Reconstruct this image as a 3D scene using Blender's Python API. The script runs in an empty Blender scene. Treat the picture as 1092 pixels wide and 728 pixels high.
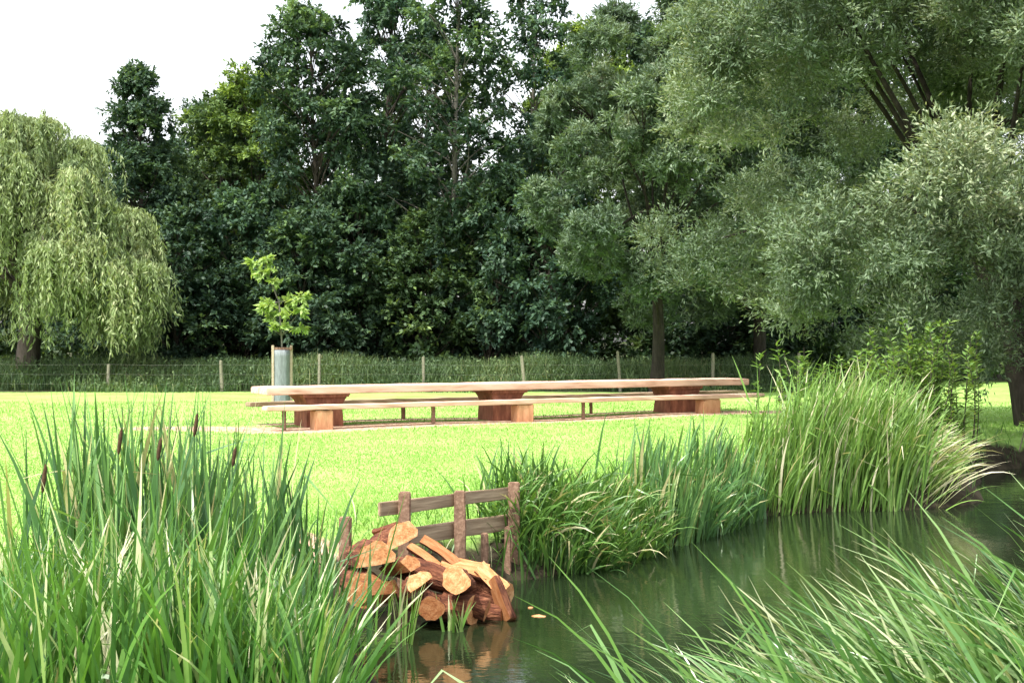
import bpy, bmesh, math
import numpy as np
from mathutils import Vector, Matrix

R = math.radians
PI = math.pi
sc = bpy.context.scene
COL = sc.collection
rg = np.random.default_rng(11)
EYE = 1.9
FPX = 1400.0


def P(px, py, d):
    """point seen at a picture position, d metres in front of the camera"""
    return np.array([(px - 546) / FPX * d, d, EYE - (py - 362) / FPX * d])


# ------------------------------------------------------------------ mesh helpers
def build(name, parts, mats, parent=None, smooth=False):
    """parts: list of (verts, faces(m,k), col, material index) -> ONE mesh object"""
    vs, cols, loops, starts, totals, mi = [], [], [], [], [], []
    off = 0
    ls = 0
    for V, F, c, m in parts:
        V = np.asarray(V, float).reshape(-1, 3)
        F = np.asarray(F, np.int64)
        vs.append(V)
        cols.append(np.broadcast_to(np.asarray(c, float), (len(V),)))
        k = F.shape[1]
        loops.append((F + off).ravel())
        starts.append(ls + np.arange(len(F)) * k)
        totals.append(np.full(len(F), k))
        mi.append(np.full(len(F), m))
        off += len(V)
        ls += F.size
    V = np.concatenate(vs)
    L = np.concatenate(loops)
    S = np.concatenate(starts)
    T = np.concatenate(totals)
    M = np.concatenate(mi)
    me = bpy.data.meshes.new(name)
    me.vertices.add(len(V))
    me.vertices.foreach_set('co', V.astype(np.float32).ravel())
    me.loops.add(len(L))
    me.loops.foreach_set('vertex_index', L.astype(np.int32))
    me.polygons.add(len(S))
    me.polygons.foreach_set('loop_start', S.astype(np.int32))
    me.polygons.foreach_set('loop_total', T.astype(np.int32))
    me.polygons.foreach_set('material_index', M.astype(np.int32))
    a = me.attributes.new('col', 'FLOAT', 'POINT')
    a.data.foreach_set('value', np.concatenate(cols).astype(np.float32))
    me.update(calc_edges=True)
    if smooth:
        me.polygons.foreach_set('use_smooth', np.ones(len(S), bool))
    for m in (mats if isinstance(mats, (list, tuple)) else [mats]):
        me.materials.append(m)
    o = bpy.data.objects.new(name, me)
    COL.objects.link(o)
    if parent is not None:
        o.parent = parent
    return o


def tag(o, label=None, cat=None, group=None, kind=None):
    if label: o['label'] = label
    if cat: o['category'] = cat
    if group: o['group'] = group
    if kind: o['kind'] = kind
    return o


def thing(name, label, cat, loc=(0, 0, 0), rz=0.0, group=None):
    o = bpy.data.objects.new(name, None)
    o.empty_display_size = 0.2
    COL.objects.link(o)
    o.location = loc
    o.rotation_euler = (0, 0, rz)
    return tag(o, label, cat, group)


def unit(v):
    v = np.asarray(v, float)
    return v / np.maximum(np.linalg.norm(v, axis=-1, keepdims=True), 1e-9)


def rand_dirs(n, rng):
    return unit(rng.normal(size=(n, 3)))


def leaf_quads(c, d, n, L, W):
    """rhombic leaves: base c, direction d, face normal about n"""
    d = unit(d)
    s = unit(np.cross(d, n))
    u = np.cross(s, d)
    L = np.broadcast_to(np.asarray(L, float), (len(c),))[:, None]
    W = np.broadcast_to(np.asarray(W, float), (len(c),))[:, None]
    V = np.stack([c, c + d * L * .45 + s * W * .5 + u * W * .12, c + d * L - u * L * .08,
                  c + d * L * .45 - s * W * .5 + u * W * .12], 1)
    F = np.arange(len(c) * 4).reshape(-1, 4)
    return V.reshape(-1, 3), F


def blades(base, length, az, tilt, curl, width, nseg=6, rng=rg, power=1.7, fold=None, twist=.6):
    """grass and reed blades as tapered strips bending over along their azimuth"""
    n = len(base)
    b = lambda a: np.broadcast_to(np.asarray(a, float), (n,))
    length, az, tilt, curl, width = map(b, (length, az, tilt, curl, width))
    h = np.stack([np.cos(az), np.sin(az), np.zeros(n)], 1)
    side0 = np.stack([-np.sin(az), np.cos(az), np.zeros(n)], 1)
    tw0 = rng.uniform(-1.3, 1.3, n)
    tw1 = rng.normal(0, twist, n)
    fs = np.where(rng.random(n) < (0 if fold is None else fold), rng.uniform(.45, .8, n), 9)
    fa = rng.uniform(1.0, 2.2, n)
    p = np.array(base, float)
    ring = []
    for i in range(nseg + 1):
        s = i / nseg
        th = tilt + curl * s ** power + np.where(s > fs, fa, 0)
        t = h * np.sin(th)[:, None] + np.array([0, 0, 1.0]) * np.cos(th)[:, None]
        w = width * np.clip((0.55 + 1.4 * s) if s < .32 else 1 - ((s - .32) / .68) ** 2.2, 0.04, 1)
        a = tw0 + tw1 * s
        nrm = np.cross(side0, t)
        sd = side0 * np.cos(a)[:, None] + nrm * np.sin(a)[:, None]
        ring.append(np.stack([p - sd * w[:, None] * .5, p + sd * w[:, None] * .5], 1))
        p = p + t * (length / nseg)[:, None]
    V = np.stack(ring, 1)                        # n, nseg+1, 2, 3
    m = (nseg + 1) * 2
    base_i = (np.arange(n) * m)[:, None]
    f = []
    for i in range(nseg):
        f.append(np.concatenate([base_i + 2 * i, base_i + 2 * i + 1, base_i + 2 * i + 3, base_i + 2 * i + 2], 1))
    F = np.stack(f, 1).reshape(-1, 4)
    return V.reshape(-1, 3), F, m


def tube(path, radii, sides=7, jitter=0.0, rng=rg, cap=True):
    path = np.asarray(path, float)
    k = len(path)
    radii = np.broadcast_to(np.asarray(radii, float), (k,))
    tg = unit(np.gradient(path, axis=0))
    ref = np.array([0, 0, 1.0]) if abs(tg[0][2]) < .8 else np.array([1.0, 0, 0])
    V = []
    ang = np.arange(sides) * 2 * PI / sides
    a = unit(np.cross(tg[0], ref))
    for i in range(k):
        a = unit(a - tg[i] * np.dot(a, tg[i]))      # carry the frame along so the tube never twists
        b = np.cross(tg[i], a)
        r = radii[i] * (1 + jitter * rng.normal(size=sides))
        V.append(path[i] + np.cos(ang)[:, None] * a * r[:, None] + np.sin(ang)[:, None] * b * r[:, None])
    V = np.concatenate(V)
    F = []
    for i in range(k - 1):
        for j in range(sides):
            q = (j + 1) % sides
            F.append((i * sides + j, i * sides + q, (i + 1) * sides + q, (i + 1) * sides + j))
    return V, np.array(F)


def bezier(p0, p1, p2, n):
    t = np.linspace(0, 1, n)[:, None]
    return (1 - t) ** 2 * p0 + 2 * t * (1 - t) * p1 + t ** 2 * p2


# ------------------------------------------------------------------ materials
def new_mat(name):
    m = bpy.data.materials.new(name)
    m.use_nodes = True
    nt = m.node_tree
    nt.nodes.clear()
    return m, nt, nt.nodes, nt.links


def ramp(nodes, stops):
    r = nodes.new('ShaderNodeValToRGB')
    el = r.color_ramp.elements
    while len(el) < len(stops):
        el.new(.5)
    for e, (p, c) in zip(el, stops):
        e.position = p
        e.color = (*c, 1)
    return r


def leaf_mat(name, stops, trans=.3, rough=.5, spec=.3, tint=False, tcol=(1.25, 1.15, .55)):
    m, nt, N, L = new_mat(name)
    at = N.new('ShaderNodeAttribute'); at.attribute_name = 'col'
    r = ramp(N, stops)
    L.new(at.outputs['Fac'], r.inputs[0])
    c = r.outputs[0]
    if tint:
        oi = N.new('ShaderNodeObjectInfo')
        mx = N.new('ShaderNodeMix'); mx.data_type = 'RGBA'; mx.blend_type = 'MULTIPLY'; mx.inputs[0].default_value = 1
        L.new(c, mx.inputs[6]); L.new(oi.outputs['Color'], mx.inputs[7])
        c = mx.outputs[2]
    p = N.new('ShaderNodeBsdfPrincipled')
    p.inputs['Roughness'].default_value = rough
    p.inputs['Specular IOR Level'].default_value = spec
    L.new(c, p.inputs['Base Color'])
    t = N.new('ShaderNodeBsdfTranslucent')
    mt = N.new('ShaderNodeMix'); mt.data_type = 'RGBA'; mt.blend_type = 'MULTIPLY'; mt.inputs[0].default_value = 1
    L.new(c, mt.inputs[6]); mt.inputs[7].default_value = (*tcol, 1)
    L.new(mt.outputs[2], t.inputs['Color'])
    ms = N.new('ShaderNodeMixShader'); ms.inputs[0].default_value = trans
    L.new(p.outputs[0], ms.inputs[1]); L.new(t.outputs[0], ms.inputs[2])
    o = N.new('ShaderNodeOutputMaterial')
    L.new(ms.outputs[0], o.inputs[0])
    return m


def rough_mat(name, stops, scale=(1, 1, 1), nscale=6.0, rough=.85, bump=.3, bscale=None, spec=.2, detail=6, dist=.01, obj_coord=True):
    m, nt, N, L = new_mat(name)
    tc = N.new('ShaderNodeTexCoord')
    mp = N.new('ShaderNodeMapping'); mp.inputs['Scale'].default_value = scale
    L.new(tc.outputs['Object'], mp.inputs[0])
    n = N.new('ShaderNodeTexNoise'); n.inputs['Scale'].default_value = nscale; n.inputs['Detail'].default_value = detail
    n.inputs['Roughness'].default_value = .65
    L.new(mp.outputs[0], n.inputs['Vector'])
    r = ramp(N, stops); L.new(n.outputs['Fac'], r.inputs[0])
    p = N.new('ShaderNodeBsdfPrincipled'); p.inputs['Roughness'].default_value = rough
    p.inputs['Specular IOR Level'].default_value = spec
    L.new(r.outputs[0], p.inputs['Base Color'])
    b = N.new('ShaderNodeBump'); b.inputs['Strength'].default_value = bump; b.inputs['Distance'].default_value = dist
    n2 = N.new('ShaderNodeTexNoise'); n2.inputs['Scale'].default_value = bscale or nscale * 2.5; n2.inputs['Detail'].default_value = 5
    L.new(mp.outputs[0], n2.inputs['Vector'])
    L.new(n2.outputs['Fac'], b.inputs['Height']); L.new(b.outputs[0], p.inputs['Normal'])
    o = N.new('ShaderNodeOutputMaterial'); L.new(p.outputs[0], o.inputs[0])
    return m


M = {}
M['alder'] = leaf_mat('dark leaf', [(0, (.016, .036, .020)), (.55, (.036, .070, .034)), (.85, (.06, .105, .042)), (1, (.10, .165, .05))], .3, .52, .25, True)
M['willow'] = leaf_mat('silver willow leaf', [(0, (.034, .062, .034)), (.5, (.068, .112, .056)), (.85, (.12, .17, .09)), (1, (.19, .235, .14))], .25, .5, .3, True)
M['weep'] = leaf_mat('weeping willow leaf', [(0, (.09, .135, .06)), (.5, (.23, .30, .13)), (.9, (.33, .40, .2)), (1, (.35, .38, .2))], .3, .55, .25)
M['sapling'] = leaf_mat('young leaf', [(0, (.13, .22, .06)), (.5, (.25, .37, .11)), (1, (.4, .5, .2))], .4, .5, .25)
M['shrub'] = leaf_mat('bank shrub leaf', [(0, (.06, .13, .03)), (.6, (.13, .23, .055)), (1, (.24, .34, .1))], .35, .5, .3)
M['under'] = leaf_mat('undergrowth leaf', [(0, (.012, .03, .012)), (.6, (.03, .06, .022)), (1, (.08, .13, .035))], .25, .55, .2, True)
M['fencegrass'] = leaf_mat('rank grass', [(0, (.04, .075, .033)), (.5, (.08, .13, .052)), (.85, (.125, .18, .07)), (1, (.22, .23, .11))], .3, .6, .2)
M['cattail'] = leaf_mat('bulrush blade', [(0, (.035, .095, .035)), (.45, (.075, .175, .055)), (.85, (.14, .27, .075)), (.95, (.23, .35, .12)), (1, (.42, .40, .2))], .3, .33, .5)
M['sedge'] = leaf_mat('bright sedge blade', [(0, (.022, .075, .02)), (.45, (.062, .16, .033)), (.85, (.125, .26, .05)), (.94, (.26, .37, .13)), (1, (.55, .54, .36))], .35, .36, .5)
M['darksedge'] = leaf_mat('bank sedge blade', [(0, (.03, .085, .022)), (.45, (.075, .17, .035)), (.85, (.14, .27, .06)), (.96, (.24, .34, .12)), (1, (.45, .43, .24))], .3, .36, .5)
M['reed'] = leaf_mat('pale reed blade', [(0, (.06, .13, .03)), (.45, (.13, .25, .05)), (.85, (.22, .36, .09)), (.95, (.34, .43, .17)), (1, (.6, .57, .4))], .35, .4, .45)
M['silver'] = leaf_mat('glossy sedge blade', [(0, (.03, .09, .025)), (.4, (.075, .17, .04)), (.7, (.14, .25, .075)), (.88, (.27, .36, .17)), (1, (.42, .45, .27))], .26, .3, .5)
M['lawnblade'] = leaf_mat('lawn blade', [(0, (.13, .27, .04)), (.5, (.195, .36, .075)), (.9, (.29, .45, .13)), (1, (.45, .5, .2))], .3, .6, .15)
M['bark'] = rough_mat('tree bark', [(.3, (.025, .02, .015)), (.55, (.06, .05, .04)), (.75, (.11, .095, .075))], (1, 1, .25), 9, .9, .7, 16, dist=.03)
M['darkbark'] = rough_mat('dark willow bark', [(.3, (.012, .010, .008)), (.55, (.03, .025, .02)), (.75, (.055, .048, .04))], (1, 1, .25), 9, .95, .7, 16, dist=.03)
M['palebark'] = rough_mat('pale tree bark', [(.3, (.06, .055, .045)), (.55, (.14, .13, .11)), (.75, (.25, .235, .2))], (1, 1, .3), 9, .9, .5, 16)
M['plank'] = rough_mat('pale sawn timber', [(.3, (.34, .19, .13)), (.45, (.58, .38, .29)), (.72, (.68, .49, .40))], (.35, 4, 4), 3, .7, .35, 9, dist=.006)
M['endgrain'] = rough_mat('table pedestal timber', [(.25, (.09, .035, .022)), (.5, (.20, .08, .05)), (.75, (.34, .15, .09))], (3, 3, .8), 3, .8, .4, 9, dist=.01)
M['blockwood'] = rough_mat('bench block timber', [(.25, (.28, .12, .06)), (.5, (.46, .24, .13)), (.75, (.58, .34, .2))], (2, 2, .8), 3, .8, .4, 9, dist=.01)
M['oldrail'] = rough_mat('weathered rail timber', [(.25, (.14, .095, .06)), (.5, (.26, .19, .125)), (.75, (.40, .31, .21))], (.5, 6, 6), 4, .85, .5, 8, dist=.008)
M['oldpost'] = rough_mat('weathered post timber', [(.25, (.10, .055, .035)), (.5, (.20, .12, .08)), (.75, (.33, .22, .15))], (6, 6, .5), 4, .85, .5, 8, dist=.008)
M['fencepost'] = rough_mat('grey fence post timber', [(.3, (.13, .12, .09)), (.7, (.27, .25, .19))], (6, 6, .5), 4, .85, .4, 8)
M['stake'] = rough_mat('pale stake timber', [(.3, (.30, .23, .16)), (.7, (.48, .40, .31))], (6, 6, .5), 4, .8, .3, 8)
M['guard'] = rough_mat('grey tree guard mesh', [(.3, (.11, .125, .13)), (.7, (.22, .245, .26))], (8, 8, 1), 4, .7, .3, 12)
M['wire'] = rough_mat('galvanised wire', [(.3, (.1, .1, .09)), (.7, (.2, .19, .17))], (1, 1, 1), 6, .7, .1)
M['logbark'] = rough_mat('log bark', [(.3, (.03, .011, .007)), (.5, (.11, .038, .02)), (.72, (.26, .11, .055))], (1.2, 5, 5), 5, .9, 1.0, 9, dist=.03)
M['logcut'] = rough_mat('fresh log wood', [(.28, (.34, .14, .06)), (.46, (.56, .30, .14)), (.68, (.76, .52, .31))], (1.2, 5, 5), 4, .75, .5, 12, dist=.01)
_nt = M['logcut'].node_tree
_p = [n for n in _nt.nodes if n.type == 'BSDF_PRINCIPLED'][0]; _src = _p.inputs['Base Color'].links[0].from_socket
_tc = [n for n in _nt.nodes if n.type == 'TEX_COORD'][0]
_wv = _nt.nodes.new('ShaderNodeTexWave'); _wv.wave_type = 'RINGS'; _wv.rings_direction = 'X'
_wv.inputs['Scale'].default_value = 14; _wv.inputs['Distortion'].default_value = 7; _wv.inputs['Detail'].default_value = 3; _wv.inputs['Detail Scale'].default_value = 2.5
_rr = ramp(_nt.nodes, [(.1, (.62, .52, .45)), (.6, (1, 1, 1))])
_nt.links.new(_tc.outputs['Object'], _wv.inputs['Vector']); _nt.links.new(_wv.outputs['Fac'], _rr.inputs[0])
_mx = _nt.nodes.new('ShaderNodeMix'); _mx.data_type = 'RGBA'; _mx.blend_type = 'MULTIPLY'; _mx.inputs[0].default_value = .4
_nt.links.new(_src, _mx.inputs[6]); _nt.links.new(_rr.outputs[0], _mx.inputs[7]); 
_oi = _nt.nodes.new('ShaderNodeObjectInfo'); _or = ramp(_nt.nodes, [(0, (.42, .30, .23)), (.45, (.68, .54, .44)), (.8, (.95, .86, .76)), (1, (1, 1, .95))])
_nt.links.new(_oi.outputs['Random'], _or.inputs[0])
_m2 = _nt.nodes.new('ShaderNodeMix'); _m2.data_type = 'RGBA'; _m2.blend_type = 'MULTIPLY'; _m2.inputs[0].default_value = 1
_nt.links.new(_mx.outputs[2], _m2.inputs[6]); _nt.links.new(_or.outputs[0], _m2.inputs[7]); _nt.links.new(_m2.outputs[2], _p.inputs['Base Color'])
M['stone'] = rough_mat('dark stone', [(.3, (.04, .035, .03)), (.7, (.09, .08, .07))], (1, 1, 1), 8, .9, .6, 20)
M['head'] = rough_mat('bulrush seed head', [(.3, (.03, .017, .01)), (.7, (.09, .05, .028))], (1, 1, 1), 40, .95, .5, 120, dist=.003)


# ------------------------------------------------------------------ ground and pond
POND = np.array([(.15, 14.45), (-.6, 13.7), (-1.3, 13.0), (-1.65, 12.2), (-1.5, 11.2), (-1.1, 9.9), (-1.15, 8.5), (-1.0, 6.8),
                 (-.2, 5.6), (1.0, 5.5), (2.6, 6.2), (4.5, 7.2), (9, 9), (20, 12), (40, 16), (40, 30), (20, 28.2), (14.5, 27.6), (11.2, 27.0),
                 (9.6, 26.4), (8.7, 25.0), (7.9, 22.5), (7.2, 20.7), (5.6, 20.1), (4.3, 20.0), (3.4, 19.1), (2.6, 17.8), (1.9, 16.7), (1.0, 15.3)])


def sdist(x, y):
    """signed distance to the pond outline, negative inside"""
    x = np.asarray(x, float); y = np.asarray(y, float)
    A = POND; B = np.roll(POND, -1, 0)
    best = np.full(x.shape, 1e9); ins = np.zeros(x.shape, bool)
    for (ax, ay), (bx, by) in zip(A, B):
        ex, ey = bx - ax, by - ay
        t = np.clip(((x - ax) * ex + (y - ay) * ey) / (ex * ex + ey * ey), 0, 1)
        best = np.minimum(best, np.hypot(x - ax - t * ex, y - ay - t * ey))
        if by != ay:
            ins ^= ((ay > y) != (by > y)) & (x < ex * (y - ay) / ey + ax)
    return np.where(ins, -best, best)


WATER = -.7


def gz(x, y):
    x = np.asarray(x, float); y = np.asarray(y, float)
    sd = sdist(x, y)
    sd = sd + .10 * np.sin(x * 3.1 + y * 1.3) * np.exp(-np.abs(sd))
    t = np.clip((sd + .25) / 1.5, 0, 1)
    up = (1 - (1 - t) ** 2.2)
    z = np.where(sd > -.25, WATER - .15 + (.85) * up, WATER - .15 - np.clip(-(sd + .25) * .6, 0, .6))
    z = z + np.where(sd > 0, .035 * np.sin(x * .7 + 1.3) * np.sin(y * .53) * np.clip(sd / 3, 0, 1), 0)
    return z + .035 * np.sin(x * 5.3 + 2 * np.sin(y * 2.1)) * np.sin(y * 4.7) * np.exp(-np.clip(sd, 0, 9) * .9)


def lines(lo, hi, dlo, dhi, step, grow=1.22):
    a = list(np.arange(dlo, dhi + 1e-6, step))
    s = step; p = dhi
    while p < hi:
        s *= grow; p += s; a.append(p)
    s = step; p = dlo
    while p > lo:
        s *= grow; p -= s; a.insert(0, p)
    return np.array(a)


xs = lines(-420, 420, -9, 14, .16)
ys = lines(-120, 620, 2, 40, .16)
GX, GY = np.meshgrid(xs, ys)
GZ = gz(GX, GY)
nx, ny = len(xs), len(ys)
idx = np.arange(nx * ny).reshape(ny, nx)
F = np.stack([idx[:-1, :-1], idx[:-1, 1:], idx[1:, 1:], idx[1:, :-1]], -1).reshape(-1, 4)

# the long table's line on the ground
TA = np.array([-4.19, 29.2]); TD = unit(np.array([8.82, 5.1])); TN = np.array([TD[1], -TD[0]])   # TN points to the camera side


def wear(x, y):
    """bare earth: strip along the bench, a worn path to its left, the sandy bank by the logs"""
    s = (x - TA[0]) * TD[0] + (y - TA[1]) * TD[1]
    n = (x - TA[0]) * TN[0] + (y - TA[1]) * TN[1]
    w = 1.5 * np.exp(-((n - .9) / .8) ** 2) * (1 / (1 + np.exp(-(s + 2.2) * 3))) * (1 / (1 + np.exp((s - 12.4) * 2)))
    w = np.maximum(w, .9 * np.exp(-((n + .8) / .35) ** 2) * (np.abs(s - 5.2) < 6.5))
    p = 1.15 * np.exp(-((y - (28.0 + .12 * (x + 6))) / .9) ** 2) / (1 + np.exp(-(x + 8.2) * 2.5)) / (1 + np.exp((x + 4.6) * 2))
    w = np.maximum(w, .95 * p)
    w = np.maximum(w, 1.1 * np.exp(-(((x + 1.9) / .55) ** 2 + ((y - 12.6) / .9) ** 2)))
    return np.clip(w, 0, 1)


m, nt, N, L = new_mat('ground cover')
tc = N.new('ShaderNodeTexCoord')


def noise(scale, detail=5, vec=None):
    n = N.new('ShaderNodeTexNoise'); n.inputs['Scale'].default_value = scale; n.inputs['Detail'].default_value = detail
    L.new(vec or tc.outputs['Object'], n.inputs['Vector'])
    return n


def mixc(f, a, b):
    x = N.new('ShaderNodeMix'); x.data_type = 'RGBA'
    if f is not None: L.new(f, x.inputs[0])
    for s, v in ((6, a), (7, b)):
        if isinstance(v, tuple): x.inputs[s].default_value = (*v, 1)
        else: L.new(v, x.inputs[s])
    return x.outputs[2]


def math_(op, a, b):
    x = N.new('ShaderNodeMath'); x.operation = op
    for i, v in enumerate((a, b)):
        if isinstance(v, (int, float)): x.inputs[i].default_value = v
        else: L.new(v, x.inputs[i])
    x.use_clamp = False
    return x.outputs[0]


def smooth(v, lo, hi):
    x = N.new('ShaderNodeMapRange'); x.interpolation_type = 'SMOOTHSTEP'
    L.new(v, x.inputs[0]); x.inputs[1].default_value = lo; x.inputs[2].default_value = hi
    return x.outputs[0]


r1 = ramp(N, [(.32, (.13, .26, .04)), (.5, (.195, .35, .075)), (.68, (.285, .43, .13))])
L.new(noise(.55, 8).outputs['Fac'], r1.inputs[0])
r2 = ramp(N, [(.35, (.18, .31, .05)), (.65, (.32, .45, .15))])
mpn = N.new('ShaderNodeMapping'); mpn.inputs['Scale'].default_value = (1, 1.6, 1)
L.new(tc.outputs['Object'], mpn.inputs[0])
L.new(noise(9, 6, mpn.outputs[0]).outputs['Fac'], r2.inputs[0])
lawn = mixc(None, r1.outputs[0], r2.outputs[0])
lawn = mixc(math_('MULTIPLY', smooth(noise(.9, 7).outputs['Fac'], .54, .68), .55), lawn, (.17, .25, .06))
soil = ramp(N, [(.3, (.20, .11, .07)), (.5, (.38, .26, .18)), (.7, (.56, .43, .32))]); L.new(noise(7, 6).outputs['Fac'], soil.inputs[0])
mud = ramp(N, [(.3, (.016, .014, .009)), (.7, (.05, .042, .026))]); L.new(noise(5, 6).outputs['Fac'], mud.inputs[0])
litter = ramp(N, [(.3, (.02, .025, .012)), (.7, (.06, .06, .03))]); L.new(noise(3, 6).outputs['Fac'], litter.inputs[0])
aw = N.new('ShaderNodeAttribute'); aw.attribute_name = 'wear'
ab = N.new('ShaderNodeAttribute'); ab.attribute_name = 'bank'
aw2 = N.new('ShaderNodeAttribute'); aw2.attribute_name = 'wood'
bn = noise(4, 6).outputs['Fac']
f = smooth(math_('ADD', aw.outputs['Fac'], math_('MULTIPLY', math_('SUBTRACT', bn, .5), 1.6)), .42, .62)
c = mixc(f, lawn, soil.outputs[0])
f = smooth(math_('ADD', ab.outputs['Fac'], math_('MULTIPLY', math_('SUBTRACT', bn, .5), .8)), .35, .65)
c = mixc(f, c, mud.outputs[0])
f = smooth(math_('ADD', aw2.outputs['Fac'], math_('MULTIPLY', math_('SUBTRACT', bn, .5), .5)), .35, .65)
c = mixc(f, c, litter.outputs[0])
p = N.new('ShaderNodeBsdfPrincipled'); p.inputs['Roughness'].default_value = .95; p.inputs['Specular IOR Level'].default_value = .1
L.new(c, p.inputs['Base Color'])
b = N.new('ShaderNodeBump'); b.inputs['Strength'].default_value = .5; b.inputs['Distance'].default_value = .04
L.new(noise(14, 6).outputs['Fac'], b.inputs['Height']); L.new(b.outputs[0], p.inputs['Normal'])
o = N.new('ShaderNodeOutputMaterial'); L.new(p.outputs[0], o.inputs[0])
M['ground'] = m

V = np.stack([GX, GY, GZ], -1).reshape(-1, 3)
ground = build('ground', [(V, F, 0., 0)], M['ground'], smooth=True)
SD = sdist(GX, GY)
WOODLINE = 48.0


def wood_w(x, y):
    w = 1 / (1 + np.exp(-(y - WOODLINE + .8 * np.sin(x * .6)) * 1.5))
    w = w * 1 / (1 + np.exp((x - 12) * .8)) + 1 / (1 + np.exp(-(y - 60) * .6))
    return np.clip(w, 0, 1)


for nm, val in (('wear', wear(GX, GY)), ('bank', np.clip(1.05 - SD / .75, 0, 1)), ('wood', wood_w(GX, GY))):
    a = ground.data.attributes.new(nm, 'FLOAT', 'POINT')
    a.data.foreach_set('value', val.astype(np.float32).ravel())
tag(ground, kind='structure')

# water
m, nt, N, L = new_mat('pond water')
tc = N.new('ShaderNodeTexCoord')
p = N.new('ShaderNodeBsdfPrincipled')
p.inputs['Base Color'].default_value = (.010, .017, .007, 1); p.inputs['Roughness'].default_value = .03; p.inputs['IOR'].default_value = 1.5
mp = N.new('ShaderNodeMapping'); mp.inputs['Scale'].default_value = (1, 1.7, 1)
L.new(tc.outputs['Object'], mp.inputs[0])
n1 = noise(2.0, 3, mp.outputs[0]); n2 = noise(11, 3, mp.outputs[0])
b = N.new('ShaderNodeBump'); b.inputs['Strength'].default_value = .09; b.inputs['Distance'].default_value = .05
L.new(math_('ADD', n1.outputs['Fac'], math_('MULTIPLY', n2.outputs['Fac'], .32)), b.inputs['Height']); L.new(b.outputs[0], p.inputs['Normal'])
o = N.new('ShaderNodeOutputMaterial'); L.new(p.outputs[0], o.inputs[0])
wp = build('water', [([(-3, 3.5, WATER), (41, 3.5, WATER), (41, 31, WATER), (-3, 31, WATER)], [(0, 1, 2, 3)], 0., 0)], m)
tag(wp, kind='structure')

# lawn blades
def lawn_blades(n, y0, y1, hl, wl, rng):
    u = rng.random(n)
    y = 1 / ((1 - u) / y0 + u / y1)
    x = y * rng.uniform(-.44, .44, n)
    sd = sdist(x, y)
    k = (sd > .55) & (wear(x, y) + .5 * rng.random(n) < .75) & (wood_w(x, y) < .5)
    x, y = x[k], y[k]
    nn = len(x)
    near = np.clip(1.6 - sd[k] / 2.0, 0, 1)
    h = hl * rng.uniform(.5, 1.3, nn) * (1 + .05 * (y - y0)) * (1 + 1.0 * near)
    base = np.stack([x, y, gz(x, y) - .01], 1)
    V, F, mm = blades(base, h, rng.uniform(0, 2 * PI, nn), rng.uniform(.1, .8, nn), rng.uniform(.2, 1.0, nn), wl * (1 + .05 * (y - y0)), 2, rng)
    patch = .5 + .2 * np.sin(x * 1.3 + 2 * np.sin(y * .7)) + .1 * np.sin(y * 2.3 + x)
    c = np.clip(patch + rng.normal(0, .13, nn), 0, 1)
    return V, F, np.repeat(c, mm), 0


g = build('lawn_grass', [lawn_blades(170000, 12, 40, .032, .009, rg)], M['lawnblade'])
tag(g, 'short bright yellow-green mown grass on the lawn', 'grass', kind='stuff')


# ------------------------------------------------------------------ trees
def limb_path(a, b, rng, sag=.15, n=6):
    mid = (a + b) / 2 + np.array([0, 0, 1.0]) * np.linalg.norm(b - a) * sag + rng.normal(0, .08, 3) * np.linalg.norm(b - a)
    return bezier(a, mid, b, n)


def clump_leaves(cs, rc, n_per, L0, W0, rng, droop=.25, flat=.75, up=.5, shell=.55, outw=.6, nz=.45):
    """leaf sprays: each clump is a set of twigs radiating from its centre, leaves along each twig"""
    tw = max(6, n_per // 12)
    k = len(cs)
    c = np.repeat(cs, tw, 0); r = np.repeat(rc, tw)
    d = rand_dirs(len(c), rng)
    d[:, 2] = np.where(rng.random(len(c)) < up, np.abs(d[:, 2]), d[:, 2]) * flat
    d = unit(d)
    ln = r * rng.uniform(.65, 1.1, len(c))
    per = n_per // tw
    t = np.tile(np.linspace(shell * .6, 1, per), len(c)) + rng.normal(0, .05, len(c) * per)
    cid = np.repeat(np.arange(k), tw * per)
    D = np.repeat(d, per, 0); LN = np.repeat(ln, per)
    pos = np.repeat(c, per, 0) + D * (LN * t)[:, None]
    pos[:, 2] -= droop * LN * t ** 2 * .6
    pos += rng.normal(0, .06, pos.shape) * LN[:, None]
    ld = unit(D + rng.normal(0, .55, pos.shape) + np.array([0, 0, -droop]))
    nr = unit(np.array([0, 0, 1.0]) * (1.1 - .6 * outw) + rng.normal(0, nz, pos.shape) + D * outw)
    n = len(pos)
    V, F = leaf_quads(pos, ld, nr, L0 * rng.uniform(.65, 1.3, n), W0 * rng.uniform(.7, 1.25, n))
    return V, F, cid


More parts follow.
